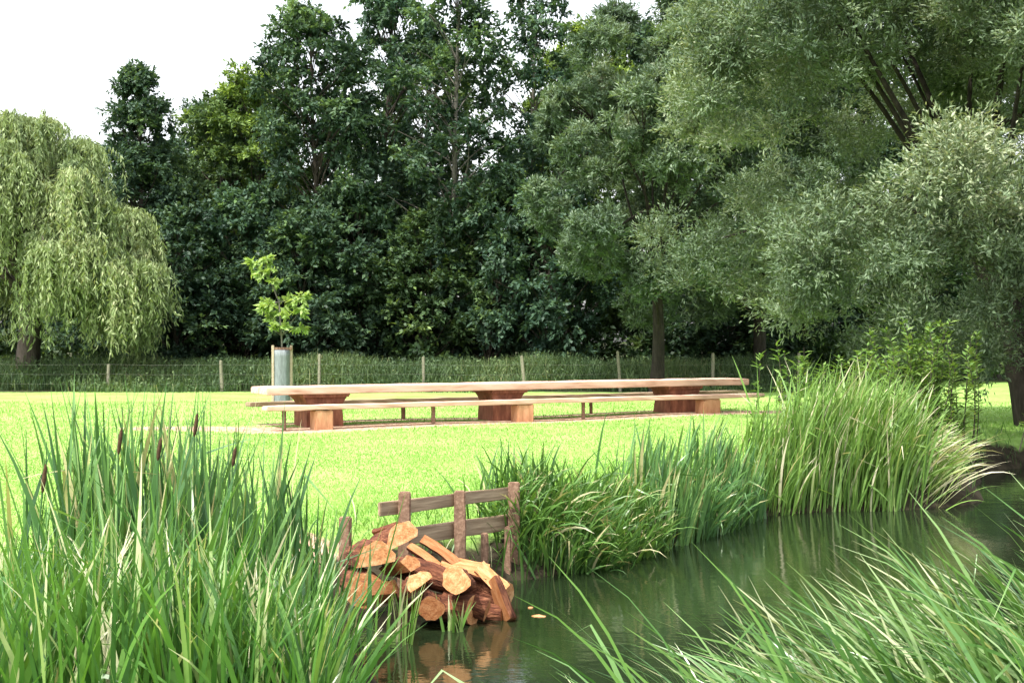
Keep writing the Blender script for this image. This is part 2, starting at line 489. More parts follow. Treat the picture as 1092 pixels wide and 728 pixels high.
def broadleaf_data(H, rad, base, seed, ncl=120, n_per=132, L0=.3, W0=.17, clump=(.7, 1.25), profile=None, droop=.25, flat=.6, top_thin=.8, tr=.16, up=.5, shell=.55):
    rng = np.random.default_rng(seed)
    prof = profile or (lambda t: min(1, (t + .18) / .5) ** .6 * (1 - .62 * max(0, (t - .55) / .45) ** 1.6))
    lean = rng.normal(0, .03, 2)
    zz = np.linspace(0, H * .93, 12)
    wob = np.cumsum(rng.normal(0, .05, (12, 2)), 0)
    tp = np.stack([lean[0] * zz + wob[:, 0], lean[1] * zz + wob[:, 1], zz], 1)
    rr = tr * (1 - zz / H) ** .8 + .018
    rr[0] *= 1.5
    wood = [(*tube(tp, rr, 8, .05, rng), 0., 0)]
    cs, rcs = [], []
    for i in range(ncl):
        t = rng.random() ** .9
        z = base + (H - base) * t
        rr_ = rad * prof(t)
        a = rng.uniform(0, 2 * PI); q = rng.random() ** .45
        cx = np.interp(z, tp[:, 2], tp[:, 0]); cy = np.interp(z, tp[:, 2], tp[:, 1])
        cs.append((cx + rr_ * q * math.cos(a), cy + rr_ * q * math.sin(a), z))
        rcs.append(rng.uniform(*clump) * (1 - .2 * t * top_thin))
    cs = np.array(cs); rcs = np.array(rcs)
    for i in rng.permutation(ncl)[:min(ncl, 70)]:
        z0 = max(.3 * H * .3, cs[i, 2] - rng.uniform(.8, 2.4) - .25 * np.hypot(*cs[i, :2]))
        st = np.array([np.interp(z0, tp[:, 2], tp[:, 0]), np.interp(z0, tp[:, 2], tp[:, 1]), z0])
        wood.append((*tube(limb_path(st, cs[i], rng, .12), np.linspace(max(.03, tr * .35 * (1 - z0 / H) + .012), .012, 6), 5, .05, rng), 0., 0))
    V, F, cid = clump_leaves(cs, rcs, n_per, L0, W0, rng, droop, flat, up, shell)
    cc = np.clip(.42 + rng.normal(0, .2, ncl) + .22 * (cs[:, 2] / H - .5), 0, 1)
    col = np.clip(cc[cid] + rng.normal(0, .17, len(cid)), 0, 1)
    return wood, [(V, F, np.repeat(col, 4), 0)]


class TreeKind:
    def __init__(s, data, bark, leaf):
        s.data, s.bark, s.leaf, s.meshes = data, bark, leaf, None

    def place(s, name, label, loc, rz=0, scale=(1, 1, 1), tint=(1, 1, 1), group=None, cat='tree'):
        root = thing(name, label, cat, loc, rz, group)
        root.scale = scale
        if s.meshes is None:
            w, l = s.data
            a = build('trunk', w, s.bark, root, True)
            b_ = build('crown', l, s.leaf, root)
            s.meshes = (a.data, b_.data)
            s.data = None
        else:
            a = bpy.data.objects.new('trunk', s.meshes[0]); b_ = bpy.data.objects.new('crown', s.meshes[1])
            for q in (a, b_):
                COL.objects.link(q); q.parent = root
        b_.color = (*tint, 1)
        return root


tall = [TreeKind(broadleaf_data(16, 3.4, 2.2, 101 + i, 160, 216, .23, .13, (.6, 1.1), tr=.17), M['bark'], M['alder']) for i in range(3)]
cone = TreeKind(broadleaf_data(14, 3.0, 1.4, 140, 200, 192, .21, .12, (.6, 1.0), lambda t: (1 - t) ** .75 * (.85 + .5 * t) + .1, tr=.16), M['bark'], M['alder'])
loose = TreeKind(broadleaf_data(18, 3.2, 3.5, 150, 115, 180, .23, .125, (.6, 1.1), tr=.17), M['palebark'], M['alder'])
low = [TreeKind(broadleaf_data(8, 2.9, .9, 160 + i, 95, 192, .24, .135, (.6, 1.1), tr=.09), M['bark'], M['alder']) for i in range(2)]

GB = 'tall dark trees of the wood edge'


def at(px, d):
    x = (px - 546) / FPX * d
    return (x, d, float(gz(x, d)) - .05)


def hz(y, d):
    return EYE + (362 - y) / FPX * d


DK = (1.45, 1.42, 1.65); MD = (2.0, 1.8, 1.5); YL = (3.2, 2.7, 1.4); BL = (1.4, 1.45, 1.8)
trees = [
    (cone, 14, 157, 60, 74, 1.0, DK, 'dark pointed tree standing just right of the weeping willow'),
    (tall[0], 16, 228, 65, 108, .95, MD, 'mid-green tree whose top dips between the pointed tree and the yellow-green top'),
    (tall[1], 16, 288, 64, 78, .85, YL, 'tree with a bright yellow-green top, left of the tallest dark trees'),
    (tall[2], 16, 345, 60, 8, 1.0, DK, 'tall dark tree rising to the right above the sapling'),
    (tall[1], 16, 203, 69, 108, .9, DK, 'dark tree whose top fills the gap right of the pointed tree'),
    (tall[2], 16, 258, 70, 92, .95, MD, 'mid-green tree close behind the yellow-green top, on its left'),
    (tall[0], 16, 400, 65, -25, 1.05, BL, 'bluish dark tall tree, first left of the sky gap at the top edge'),
    (loose, 18, 484, 60, -28, 1.1, DK, 'loose open-crowned tree with pale branches and sky showing through'),
    (loose, 18, 560, 63, -12, 1.0, BL, 'thin-topped dark tree next to the silver willow, sky around its top'),
    (tall[1], 16, 446, 69, 40, 1.0, MD, 'mid-green tree filling the gap behind the loose open-crowned tree'),
    (tall[2], 16, 610, 68, 25, 1.05, YL, 'yellow-green topped tree half hidden behind the silver willow'),
    (tall[1], 16, 100, 70, 158, .85, MD, 'lower tree top in the notch between weeping willow and pointed tree'),
    (tall[0], 16, 20, 74, 165, 1.1, DK, 'dark tree mostly hidden behind the weeping willow'),
    (tall[2], 16, 700, 70, 30, 1.1, DK, 'dark tree behind the middle silver willow'),
    (tall[0], 16, 800, 66, 10, 1.2, DK, 'dark tree behind the gap between the two silver willows'),
    (tall[0], 16, 995, 74, -10, 1.3, DK, 'dark tree behind the upper right part of the waterside willow'),
    (tall[2], 16, 865, 75, -10, 1.3, DK, 'dark tree behind the upper left part of the waterside willow'),
    (tall[2], 16, 1060, 66, 30, 1.2, DK, 'dark tree farthest right behind the waterside willow'),
    (low[0], 8, 190, 58, 225, 1.0, DK, 'low dark tree at the foot of the pointed tree'),
    (low[1], 8, 258, 59, 200, 1.0, BL, 'low dark tree directly behind the sapling'),
    (low[0], 8, 322, 58, 235, 1.0, DK, 'low dark tree just right of the sapling'),
    (low[1], 8, 392, 60, 205, 1.0, DK, 'low dark tree behind the left third of the table'),
    (low[0], 8, 455, 59, 230, 1.0, MD, 'low mid-green tree behind the middle pedestal of the table'),
    (low[1], 8, 520, 58, 190, .95, DK, 'low dark tree in front of the loose open-crowned tree'),
    (low[0], 8, 588, 57, 205, 1.0, BL, 'low bluish tree left against the silver willow'),
    (low[1], 8, 120, 62, 240, 1.0, DK, 'low dark tree showing at the edge of the weeping willow'),
    (low[1], 8, 760, 60, 255, 1.2, DK, 'low dark tree in the shade between the silver willows'),
    (low[0], 8, 860, 62, 265, 1.2, DK, 'low dark tree in deep shade under the waterside willow'),
    (low[1], 8, 990, 60, 255, 1.2, DK, 'low dark tree behind the trunk of the waterside willow'),
]
for i, (k, H0, px, d, ytop, ws, tint, lab) in enumerate(trees):
    h = hz(ytop, d) / H0
    k.place('broadleaf_tree', lab, at(px, d), i * 1.37, (ws, ws, h), tint, GB)

# silver willows
wprof = lambda t: np.sin(np.clip(t * .92 + .13, 0, 1) * PI) ** .6


def silver_data(H, rad, base, seed, nl, per_lobe, n_per, lean, L0=.18, W0=.048, tr=.34, extra=(), hollow=False):
    rng = np.random.default_rng(seed)
    zz = np.linspace(0, H * .45, 7)
    tp = np.stack([lean[0] * zz + .06 * np.sin(zz), lean[1] * zz, zz], 1)
    wood = [(*tube(tp, np.array([1.45, 1.1, 1, .9, .8, .65, .5]) * tr, 10, .06, rng), 0., 0)]
    zc = (H + base) / 2; hz_ = (H - base) / 2
    cs, rcs, cv = [], [], []
    for i in range(nl + len(extra)):
        inner = i >= nl * .72
        u = 1 - 2 * ((i % int(nl * .72)) + .5) / (nl * .72)
        a = i * 2.39996 + rng.normal(0, .2)
        q = math.sqrt(1 - u * u)
        out = np.array([q * math.cos(a), q * math.sin(a), u])
        flare = 1.0 + (.18 if u < -.2 else 0)
        lc = np.array([tp[-1][0] + out[0] * rad * .77 * flare, tp[-1][1] + out[1] * rad * .77 * flare, zc + out[2] * hz_ * .74])
        lc[2] -= (.7 if hollow else 0) if u < -.2 else 0
        lr = rad * rng.uniform(.2, .28)
        if inner: lc = np.array([tp[-1][0], tp[-1][1], zc]) + (lc - np.array([tp[-1][0], tp[-1][1], zc])) * rng.uniform(.35, .7)
        lc += rng.normal(0, .06 * rad, 3)
        if i >= nl:
            lc = np.array(extra[i - nl]); out = unit(lc - np.array([tp[-1][0], tp[-1][1], zc])); lr = rad * .24
        st = tp[rng.integers(2, 7)]
        path = limb_path(st, lc, rng, .12, 8)
        if i % 3 == 0 and (i < nl or not hollow) and not (hollow and lc[1] < -1 and lc[2] < 6): wood.append((*tube(path, np.linspace(tr * .24, .025, 8), 7, .05, rng), 0., 0))
        tone = rng.normal(0, .13)
        for j in range(per_lobe):
            dv = unit(out * .55 + np.array([0, 0, .3]) + rng.normal(0, .75, 3))
            c = lc + dv * lr * np.array([1, 1, .85]) * rng.uniform(.7, 1.05)
            c[2] = max(c[2], base + rng.random() * .9)
            if hollow and abs(c[2] - 6.0 - .5 * math.sin(c[0] * 1.3)) < .75 and c[1] < .5 and c[0] > -4.2 and rng.random() < .9:
                continue
            cs.append(c); rcs.append(rng.uniform(.085, .13) * rad); cv.append(tone)
            if i % 3 == 0 and not hollow and rng.random() < .4:
                wood.append((*tube(limb_path(path[6], c, rng, .1, 5), np.linspace(.035, .01, 5), 5, .05, rng), 0., 0))
    cs = np.array(cs); rcs = np.array(rcs)
    V, F, cid = clump_leaves(cs, rcs, n_per, L0, W0, rng, .05, .9, .65, .45, 1.1, .3)
    cc = np.clip(.5 + np.array(cv) + rng.normal(0, .12, len(cs)), 0, 1)
    col = np.clip(cc[cid] + rng.normal(0, .11, len(cid)), 0, 1)
    return wood, [(V, F, np.repeat(col, 4), 0)]


k1 = TreeKind(silver_data(13.5, 6.2, .9, 300, 60, 18, 420, (-.3, .02), .125, .036, .40, ((-.4, -2.2, 7.6), (.3, -3.3, 4.7), (-1.8, -3.7, 4.4), (-.6, -3.4, 3.7), (-3.4, -3.4, 4.5), (-1.6, -2.4, 8.4), (.8, -2.2, 8.2)), True), M['darkbark'], M['willow'])
k1.place('silver_willow', 'large silver-green willow leaning over the water, dark trunk at the right edge', at(1112, 28.6), 0, (1, 1, 1), (1.7, 1.52, 1.65), 'silver willows')
k2 = TreeKind(silver_data(15, 4.5, 1.5, 310, 48, 16, 300, (.02, 0), .19, .05, .21), M['darkbark'], M['willow'])
k2.place('silver_willow', 'tall silver-green willow behind the right half of the table', at(700, 47), .6, (1.0, 1.0, 1.0), (1.5, 1.42, 1.6), 'silver willows')
k2.place('silver_willow', 'silver-green willow behind, its top filling the upper edge right of centre', at(812, 52), 2.1, (1.15, 1.1, 1.1), (1.5, 1.42, 1.6), 'silver willows')


# weeping willow
def weeping(loc):
    rng = np.random.default_rng(77)
    root = thing('weeping_willow', 'pale weeping willow with hanging curtains of leaves behind the left reeds', 'tree', loc)
    H = 11.6
    tp = np.stack([.15 * np.sin(np.linspace(0, 3, 7)), np.zeros(7), np.linspace(0, 6.5, 7)], 1)
    wood = [(*tube(tp, np.array([.6, .46, .42, .38, .32, .26, .2]), 10, .06, rng), 0., 0)]
    tips = []
    for i in range(58):
        a = rng.uniform(0, 2 * PI); el = math.asin(rng.uniform(.12, 1) ** .8)
        r = 4.5 * rng.uniform(.7, 1.08)
        p = np.array([math.cos(a) * math.cos(el) * r, math.sin(a) * math.cos(el) * r * .9, 4.0 + (H - 4.4) * math.sin(el) * rng.uniform(.86, 1)])
        tips.append(p)
    for i in range(20):      # the lower lobe reaching out to the right
        a = rng.uniform(0, 2 * PI); q = math.sqrt(rng.random())
        x_ = 3.6 + 1.4 * math.cos(a) * q; y_ = -1.5 + 1.8 * math.sin(a) * q
        tips.append(np.array([x_, y_, 5.7 - .45 * abs(x_ - 3.2) - .5 * rng.random()]))
    for i in range(11):      # the slope joining the main dome to the lower lobe
        q = rng.random()
        x_ = 2.0 + 2.2 * q + rng.normal(0, .3)
        tips.append(np.array([x_, rng.uniform(-3.2, 1.2), 7.9 - 2.9 * q + rng.normal(0, .45)]))
    S, D0, LN, CC = [], [], [], []
    for p in tips:
        st = tp[rng.integers(3, 7)]
        wood.append((*tube(limb_path(st, p, rng, .25, 7), np.linspace(.11, .02, 7), 6, .05, rng), 0., 0))
        k = rng.integers(24, 40)
        a = rng.uniform(0, 2 * PI, k)
        out = np.stack([np.cos(a), np.sin(a), np.zeros(k)], 1) * rng.uniform(.1, .85, k)[:, None] + unit(p * [1, 1, 0]) * .35
        S.append(np.repeat(p[None], k, 0) + rng.normal(0, .15, (k, 3))); D0.append(out)
        LN.append(np.minimum(rng.uniform(1.2, 2.2, k) * rng.uniform(.8, 1.9), p[2] - rng.uniform(.6, 1.6, k)))
        CC.append(np.full(k, .5 + rng.normal(0, .2)))
    S = np.concatenate(S); D0 = np.concatenate(D0); LN = np.maximum(np.concatenate(LN), .8); CC = np.concatenate(CC)
    n = len(S); per = 44
    t = np.linspace(0.02, 1, per)[None, :] + rng.normal(0, .01, (n, per))
    hor = 1 - np.exp(-t * 3.2)
    arch = .38 * np.sin(np.clip(t * 4, 0, PI))
    pos = S[:, None, :] + D0[:, None, :] * hor[..., None] * 1.15
    pos[..., 2] += arch - LN[:, None] * t ** 1.15
    pos += rng.normal(0, .035, pos.shape)
    pos = pos.reshape(-1, 3)
    ld = unit(rng.normal(0, .42, pos.shape) + np.array([0, 0, -1.0]))
    V, F = leaf_quads(pos, ld, rand_dirs(len(pos), rng), .26 * rng.uniform(.7, 1.3, len(pos)), .06)
    col = np.clip(np.repeat(CC, per) + rng.normal(0, .17, len(pos)), 0, 1)
    build('trunk', wood, M['bark'], root, True)
    build('crown', [(V, F, np.repeat(col, 4), 0)], M['weep'], root)


weeping(at(28, 51.5))

# far wood behind everything, and undergrowth at its foot
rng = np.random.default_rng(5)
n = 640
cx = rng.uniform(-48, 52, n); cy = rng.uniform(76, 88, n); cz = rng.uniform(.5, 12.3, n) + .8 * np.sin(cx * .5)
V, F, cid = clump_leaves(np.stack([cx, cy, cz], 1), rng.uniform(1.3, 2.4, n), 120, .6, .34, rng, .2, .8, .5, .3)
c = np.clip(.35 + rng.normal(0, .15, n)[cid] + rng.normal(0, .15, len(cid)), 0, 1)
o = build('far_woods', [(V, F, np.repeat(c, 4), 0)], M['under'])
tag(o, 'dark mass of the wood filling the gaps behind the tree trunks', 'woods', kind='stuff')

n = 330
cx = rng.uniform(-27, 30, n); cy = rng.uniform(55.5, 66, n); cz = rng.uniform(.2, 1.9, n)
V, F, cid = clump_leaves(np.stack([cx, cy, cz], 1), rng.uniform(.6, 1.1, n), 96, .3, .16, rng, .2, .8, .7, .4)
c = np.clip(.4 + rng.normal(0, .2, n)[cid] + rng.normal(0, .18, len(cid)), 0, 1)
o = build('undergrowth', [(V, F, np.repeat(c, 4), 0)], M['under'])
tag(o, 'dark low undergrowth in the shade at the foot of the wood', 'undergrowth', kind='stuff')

# rank grass strip along the field fence
n = 30000
x = rng.uniform(-24, 11.5, n); y = rng.uniform(0, 1, n) ** .8 * 7.5 + WOODLINE - .6 + .7 * np.sin(x * .6)
base = np.stack([x, y, gz(x, y) - .02], 1)
hh = rng.uniform(.55, 1.15, n) * (1 + .13 * np.sin(x * 1.1) * np.sin(x * .37 + 1)) * np.clip(.35 + (y - WOODLINE + .6) / 2.5, .35, 1.25)
V, F, mm = blades(base, hh, rng.uniform(0, 2 * PI, n), rng.uniform(0, .35, n), rng.uniform(.1, 1.2, n), .035, 4, rng)
c = np.clip(.45 + .18 * np.sin(x * .9 + 2) + rng.normal(0, .2, n), 0, 1)
q = rng.integers(0, n, 26000)
lp = base[q] + np.stack([rng.normal(0, .1, 26000), rng.normal(0, .1, 26000), hh[q] * rng.uniform(.25, .95, 26000)], 1)
V2, F2 = leaf_quads(lp, rand_dirs(26000, rng) + [0, 0, -.3], rand_dirs(26000, rng) + [0, 0, 1.2], .16, .07)
o = build('tall_grass', [(V, F, np.repeat(c, mm), 0), (V2, F2, np.repeat(np.clip(c[q] - .1, 0, 1), 4), 0)], M['fencegrass'])
tag(o, 'tall dark grass and nettles along the wire fence', 'grass', kind='stuff')


# ------------------------------------------------------------------ timber
def timber(name, parent, p0, p1, w, h, mat, rng, bev=.012, wob=.006, twist=0., segs=None, taper=1.0):
    """sawn beam from p0 to p1 (world), local X along it; w across, h in height"""
    p0 = Vector(p0); p1 = Vector(p1)
    ln = (p1 - p0).length
    bm = bmesh.new()
    segs = segs or max(2, int(ln / .35))
    rings = []
    for i in range(segs + 1):
        t = i / segs
        k = 1 + (taper - 1) * t
        r = []
        for sy, sz in ((-1, -1), (1, -1), (1, 1), (-1, 1)):
            r.append(bm.verts.new((t * ln, sy * w * .5 * k + rng.normal(0, wob), sz * h * .5 * k + rng.normal(0, wob))))
        rings.append(r)
    for a, b_ in zip(rings[:-1], rings[1:]):
        for j in range(4):
            bm.faces.new((a[j], a[(j + 1) % 4], b_[(j + 1) % 4], b_[j]))
    bm.faces.new(rings[0][::-1]); bm.faces.new(rings[-1])
    bmesh.ops.recalc_face_normals(bm, faces=bm.faces)
    eds = [e for e in bm.edges if len(e.link_faces) == 2 and e.calc_face_angle(0) > .6]
    bmesh.ops.bevel(bm, geom=eds, offset=bev, segments=2, affect='EDGES')
    me = bpy.data.meshes.new(name); bm.to_mesh(me); bm.free()
    me.materials.append(mat)
    o = bpy.data.objects.new(name, me); COL.objects.link(o)
    x = (p1 - p0).normalized()
    up = Vector((0, 0, 1)) if abs(x.z) < .9 else Vector((0, 1, 0))
    if twist: up = Matrix.Rotation(twist, 3, x) @ up
    yv = up.cross(x).normalized(); zv = x.cross(yv)
    mw = Matrix((x, yv, zv)).transposed().to_4x4(); mw.translation = p0
    if parent is not None:
        o.parent = parent
        o.matrix_basis = parent.matrix_basis.inverted() @ mw
    else:
        o.matrix_basis = mw
    return o


rt = np.random.default_rng(9)
# long picnic table
tdir = Vector((TD[0], TD[1], 0)); tnrm = Vector((TN[0], TN[1], 0))
O0 = Vector((TA[0], TA[1], 0))
L0, L1 = -1.50, 11.75           # ends of the table along its line
ZT = .87
tb = thing('picnic_table', 'very long pale timber table on reddish log pedestals across the lawn', 'table', (O0.x, O0.y, 0), 0)
for k, off in enumerate((-.27, .27)):     # two thick slabs side by side
    timber('tabletop', tb, O0 + tdir * L0 + tnrm * off + Vector((0, 0, ZT - .08)), O0 + tdir * (L1 + .02 * k) + tnrm * off + Vector((0, 0, ZT - .08)), .53, .16, M['plank'], rt, .02, .003)


def pedestal(s, w, parent, z1):
    """stacked timber pedestal: body, flared shoulder and cap, modelled as one piece"""
    c0 = O0 + tdir * s
    bm = bmesh.new()
    prof = [(-.08, w * .5, .36), (.30, w * .5 * .97, .36), (.42, w * .5 * .9, .36), (.54, w * .5, .38), (z1 - .075, w * .5 * 1.12, .4), (z1 - .073, w * .5 * 1.22, .46), (z1 - .004, w * .5 * 1.24, .47)]
    rings = []
    for z, a, b_ in prof:
        r = []
        for sx, sy in ((-1, -1), (-.33, -1), (.33, -1), (1, -1), (1, -.3), (1, .3), (1, 1), (.33, 1), (-.33, 1), (-1, 1), (-1, .3), (-1, -.3)):
            j = rt.normal(0, .012, 2)
            r.append(bm.verts.new((sx * a + j[0], sy * b_ + j[1], z)))
        rings.append(r)
    for a, b_ in zip(rings[:-1], rings[1:]):
        for j in range(12):
            bm.faces.new((a[j], a[(j + 1) % 12], b_[(j + 1) % 12], b_[j]))
    bm.faces.new(rings[0][::-1]); bm.faces.new(rings[-1])
    me = bpy.data.meshes.new('pedestal'); bm.to_mesh(me); bm.free(); me.materials.append(M['endgrain'])
    o = bpy.data.objects.new('pedestal', me); COL.objects.link(o); o.parent = parent
    o.location = c0 - parent.location; o.rotation_euler = (0, 0, math.atan2(TD[1], TD[0]))
    return o


def s_at(px, n=0.0):
    """distance along the table line (offset n to the camera side) where picture column px crosses it"""
    k = (px - 546) / FPX
    ax = TA[0] + TN[0] * n; ay = TA[1] + TN[1] * n
    return (k * ay - ax) / (TD[0] - k * TD[1])


for px, w in ((340, .88), (533, .8), (720, .88)):
    pedestal(s_at(px), w, tb, ZT - .16)


def bench(label, n, e0, e1, blocks, stakes, mat):
    bt = thing('bench', label, 'bench', (O0.x + TN[0] * n, O0.y + TN[1] * n, 0), 0, 'long timber benches beside the table')
    q = O0 + tnrm * n
    zt = .50
    timber('seat', bt, q + tdir * e0 + Vector((0, 0, zt - .05)), q + tdir * e1 + Vector((0, 0, zt - .05)), .36, .10, mat, rt, .015, .005)
    for s, w in blocks:
        timber('leg', bt, q + tdir * (s - w / 2) + Vector((0, 0, (zt - .10 - .08) / 2)), q + tdir * (s + w / 2) + Vector((0, 0, (zt - .10 - .08) / 2)), .34, zt - .10 + .08 - .004, M['blockwood'], rt, .03, .012, segs=3)
    for s in stakes:
        b0 = q + tdir * s + Vector((0, 0, -.1))
        timber('support_stake', bt, b0, b0 + Vector((0, 0, .1 + zt - .103)), .09, .09, M['oldpost'], rt, .01, .004)
    return bt


NF = .92
bench('long bench on the near side of the table, pale front edge in the sun', NF, s_at(282, NF), s_at(811, NF),
      [(s_at(343, NF), .42), (s_at(557, NF), .44), (s_at(755, NF), .58)], [s_at(303, NF), s_at(462, NF), s_at(622, NF)], M['plank'])
NB = -.92
bench('long bench on the far side of the table, mostly hidden by the near bench', NB, s_at(264, NB), s_at(790, NB),
      [(s_at(330, NB), .5), (s_at(530, NB), .5), (s_at(712, NB), .5)], [s_at(430, NB), s_at(630, NB)], M['oldrail'])

# sapling with guard
sp = P(301, 430, 39.2); sp[2] = float(gz(sp[0], sp[1]))
rng = np.random.default_rng(21)
st = thing('sapling', 'young sapling with bright yellow-green leaves growing out of a grey guard', 'tree', tuple(sp))
stem = np.array([(0, 0, -.05), (.02, 0, 1.0), (-.02, 0, 2.0), (-.1, .02, 3.0), (-.38, .02, 3.7), (-.55, .05, 4.25)])
wood = [(*tube(stem, [.035, .03, .026, .02, .014, .006], 7), 0., 0)]
cs = []; rc = []
for (x_, y_, z_, r_) in ((-.85, 0, 4.15, .28), (-.55, .1, 4.2, .3), (-.3, -.1, 3.95, .3), (-.62, -.15, 3.85, .25), (-.25, 0, 3.6, .22), (-.45, 0, 4.3, .2), 
                     (-.35, -.2, 2.9, .38), (.1, .2, 3.0, .42), (.45, 0, 3.05, .35), (.3, -.3, 2.65, .38), (-.25, .25, 2.55, .38), (-.5, 0, 2.75, .3), (.6, -.1, 2.75, .28), (.5, .2, 2.25, .28), (.0, -.3, 2.3, .3), (-.3, -.1, 2.2, .22), (-.55, .1, 3.0, .2), (.62, 0, 3.15, .2)):
    cs.append((x_, y_, z_)); rc.append(r_)
    i = int(np.argmin(np.abs(stem[:, 2] - (z_ - .35))))
    wood.append((*tube(limb_path(stem[i], np.array([x_, y_, z_]), rng, .1, 5), np.linspace(.014, .005, 5), 5), 0., 0))
V, F, cid = clump_leaves(np.array(cs), np.array(rc) * .72, 56, .2, .105, rng, .35, .7, .6, .3)
build('trunk', wood, M['palebark'], st, True)
build('crown', [(V, F, np.repeat(np.clip(.55 + rng.normal(0, .22, len(cid)), 0, 1), 4), 0)], M['sapling'], st)

gd = thing('tree_guard', 'grey mesh guard with pale stakes round the sapling stem', 'tree guard', tuple(sp))
a = np.arange(24) * 2 * PI / 24
rr = .22 + .012 * np.sin(a * 6)
zz = np.linspace(.02, 1.58, 9)
V = np.concatenate([np.stack([np.cos(a) * rr * (1 + .02 * math.sin(z * 5)), np.sin(a) * rr, np.full(24, z)], 1) for z in zz])
Vi = V * np.array([.965, .965, 1])
Fo = np.array([(i * 24 + j, i * 24 + (j + 1) % 24, (i + 1) * 24 + (j + 1) % 24, (i + 1) * 24 + j) for i in range(8) for j in range(24)])
top = np.array([(192 + j, 192 + (j + 1) % 24, 216 + 192 + (j + 1) % 24, 216 + 192 + j) for j in range(24)])
build('mesh_sleeve', [(np.concatenate([V, Vi]), np.concatenate([Fo, Fo[:, ::-1] + 216, top]), 0., 0)], M['guard'], gd, True)
for sx, sy in ((-.27, -.04), (.26, .05)):
    timber('stake', gd, (sp[0] + sx, sp[1] + sy, sp[2] - .05), (sp[0] + sx, sp[1] + sy, sp[2] + 1.72), .075, .075, M['stake'], rt, .008, .003)
timber('crossbar', gd, (sp[0] - .3, sp[1] - .05, sp[2] + 1.62), (sp[0] + .3, sp[1] - .04, sp[2] + 1.62), .03, .08, M['oldpost'], rt, .006, .002)

# wire field fence
fw = thing('wire_fence', 'wire fence on slim wooden posts in the tall grass before the wood', 'fence', at(400, 47.9))
pts = []
for i, (px, top_, lean) in enumerate(((-8, 377, 0), (115, 388, .02), (237, 384, -.03), (340, 377, .01), (452, 380, -.01), (560, 379, -.06), (662, 374, -.05), (760, 376, .01), (852, 376, 0))):
    d = 47.9 + .25 * math.sin(i * 2.1)
    x_, y_, z_ = at(px, d)
    h = EYE - (top_ - 362) / FPX * d - z_
    pts.append((x_, y_, z_))
    timber('post', fw, (x_, y_, z_ - .1), (x_ + lean * h * 1.5, y_, z_ + h), .11, .11, M['fencepost'], rt, .02, .006, taper=.92)
for hgt in (.35, .7, 1.05):
    path = []
    for (a_, b_) in zip(pts[:-1], pts[1:]):
        for t in np.linspace(0, 1, 6)[:-1]:
            path.append((a_[0] + (b_[0] - a_[0]) * t, a_[1] + (b_[1] - a_[1]) * t - .06, a_[2] + hgt - .03 * math.sin(PI * t)))
    path = np.array(path) - np.array(fw.location)
    build('wire', [(*tube(path, .0028, 5), 0., 0)], M['wire'], fw)

# plank fence at the water's edge
pf = thing('plank_fence', 'weathered two-rail timber fence behind the log heap at the water', 'fence', (-.6, 13.8, WATER), 0)


def post_at(name, parent, px, ytop, d, w, zbot, mat=M['oldpost'], lean=(0, 0)):
    a = P(px, ytop, d)
    return timber(name, parent, (a[0] - lean[0], a[1] - lean[1], zbot), tuple(a), w, w * .95, mat, rt, .012, .005, taper=.96)


post_at('post', pf, 548, 514, 14.4, .125, -1.2)
post_at('post', pf, 490.5, 523, 13.75, .13, -1.1, lean=(-.01, 0))
post_at('post', pf, 432, 524, 13.15, .12, -.9, lean=(.02, 0))
post_at('stake', pf, 517, 568, 14.0, .075, -1.1)
post_at('stake', pf, 541, 561, 14.25, .075, -1.1)
for (a_, b_, hgt, off) in (((404, 543), (552, 524), .13, .09), ((408, 575), (546, 556), .17, .09)):
    A = P(a_[0], a_[1], 12.93 + off); B = P(b_[0], b_[1], 14.42 + off)
    timber('rail', pf, tuple(A), tuple(B), .045, hgt, M['oldrail'], rt, .008, .004)
lp = post_at('fence_post', None, 368, 551, 12.6, .125, -.7)
tag(lp, 'lone weathered post standing left of the log heap', 'post')


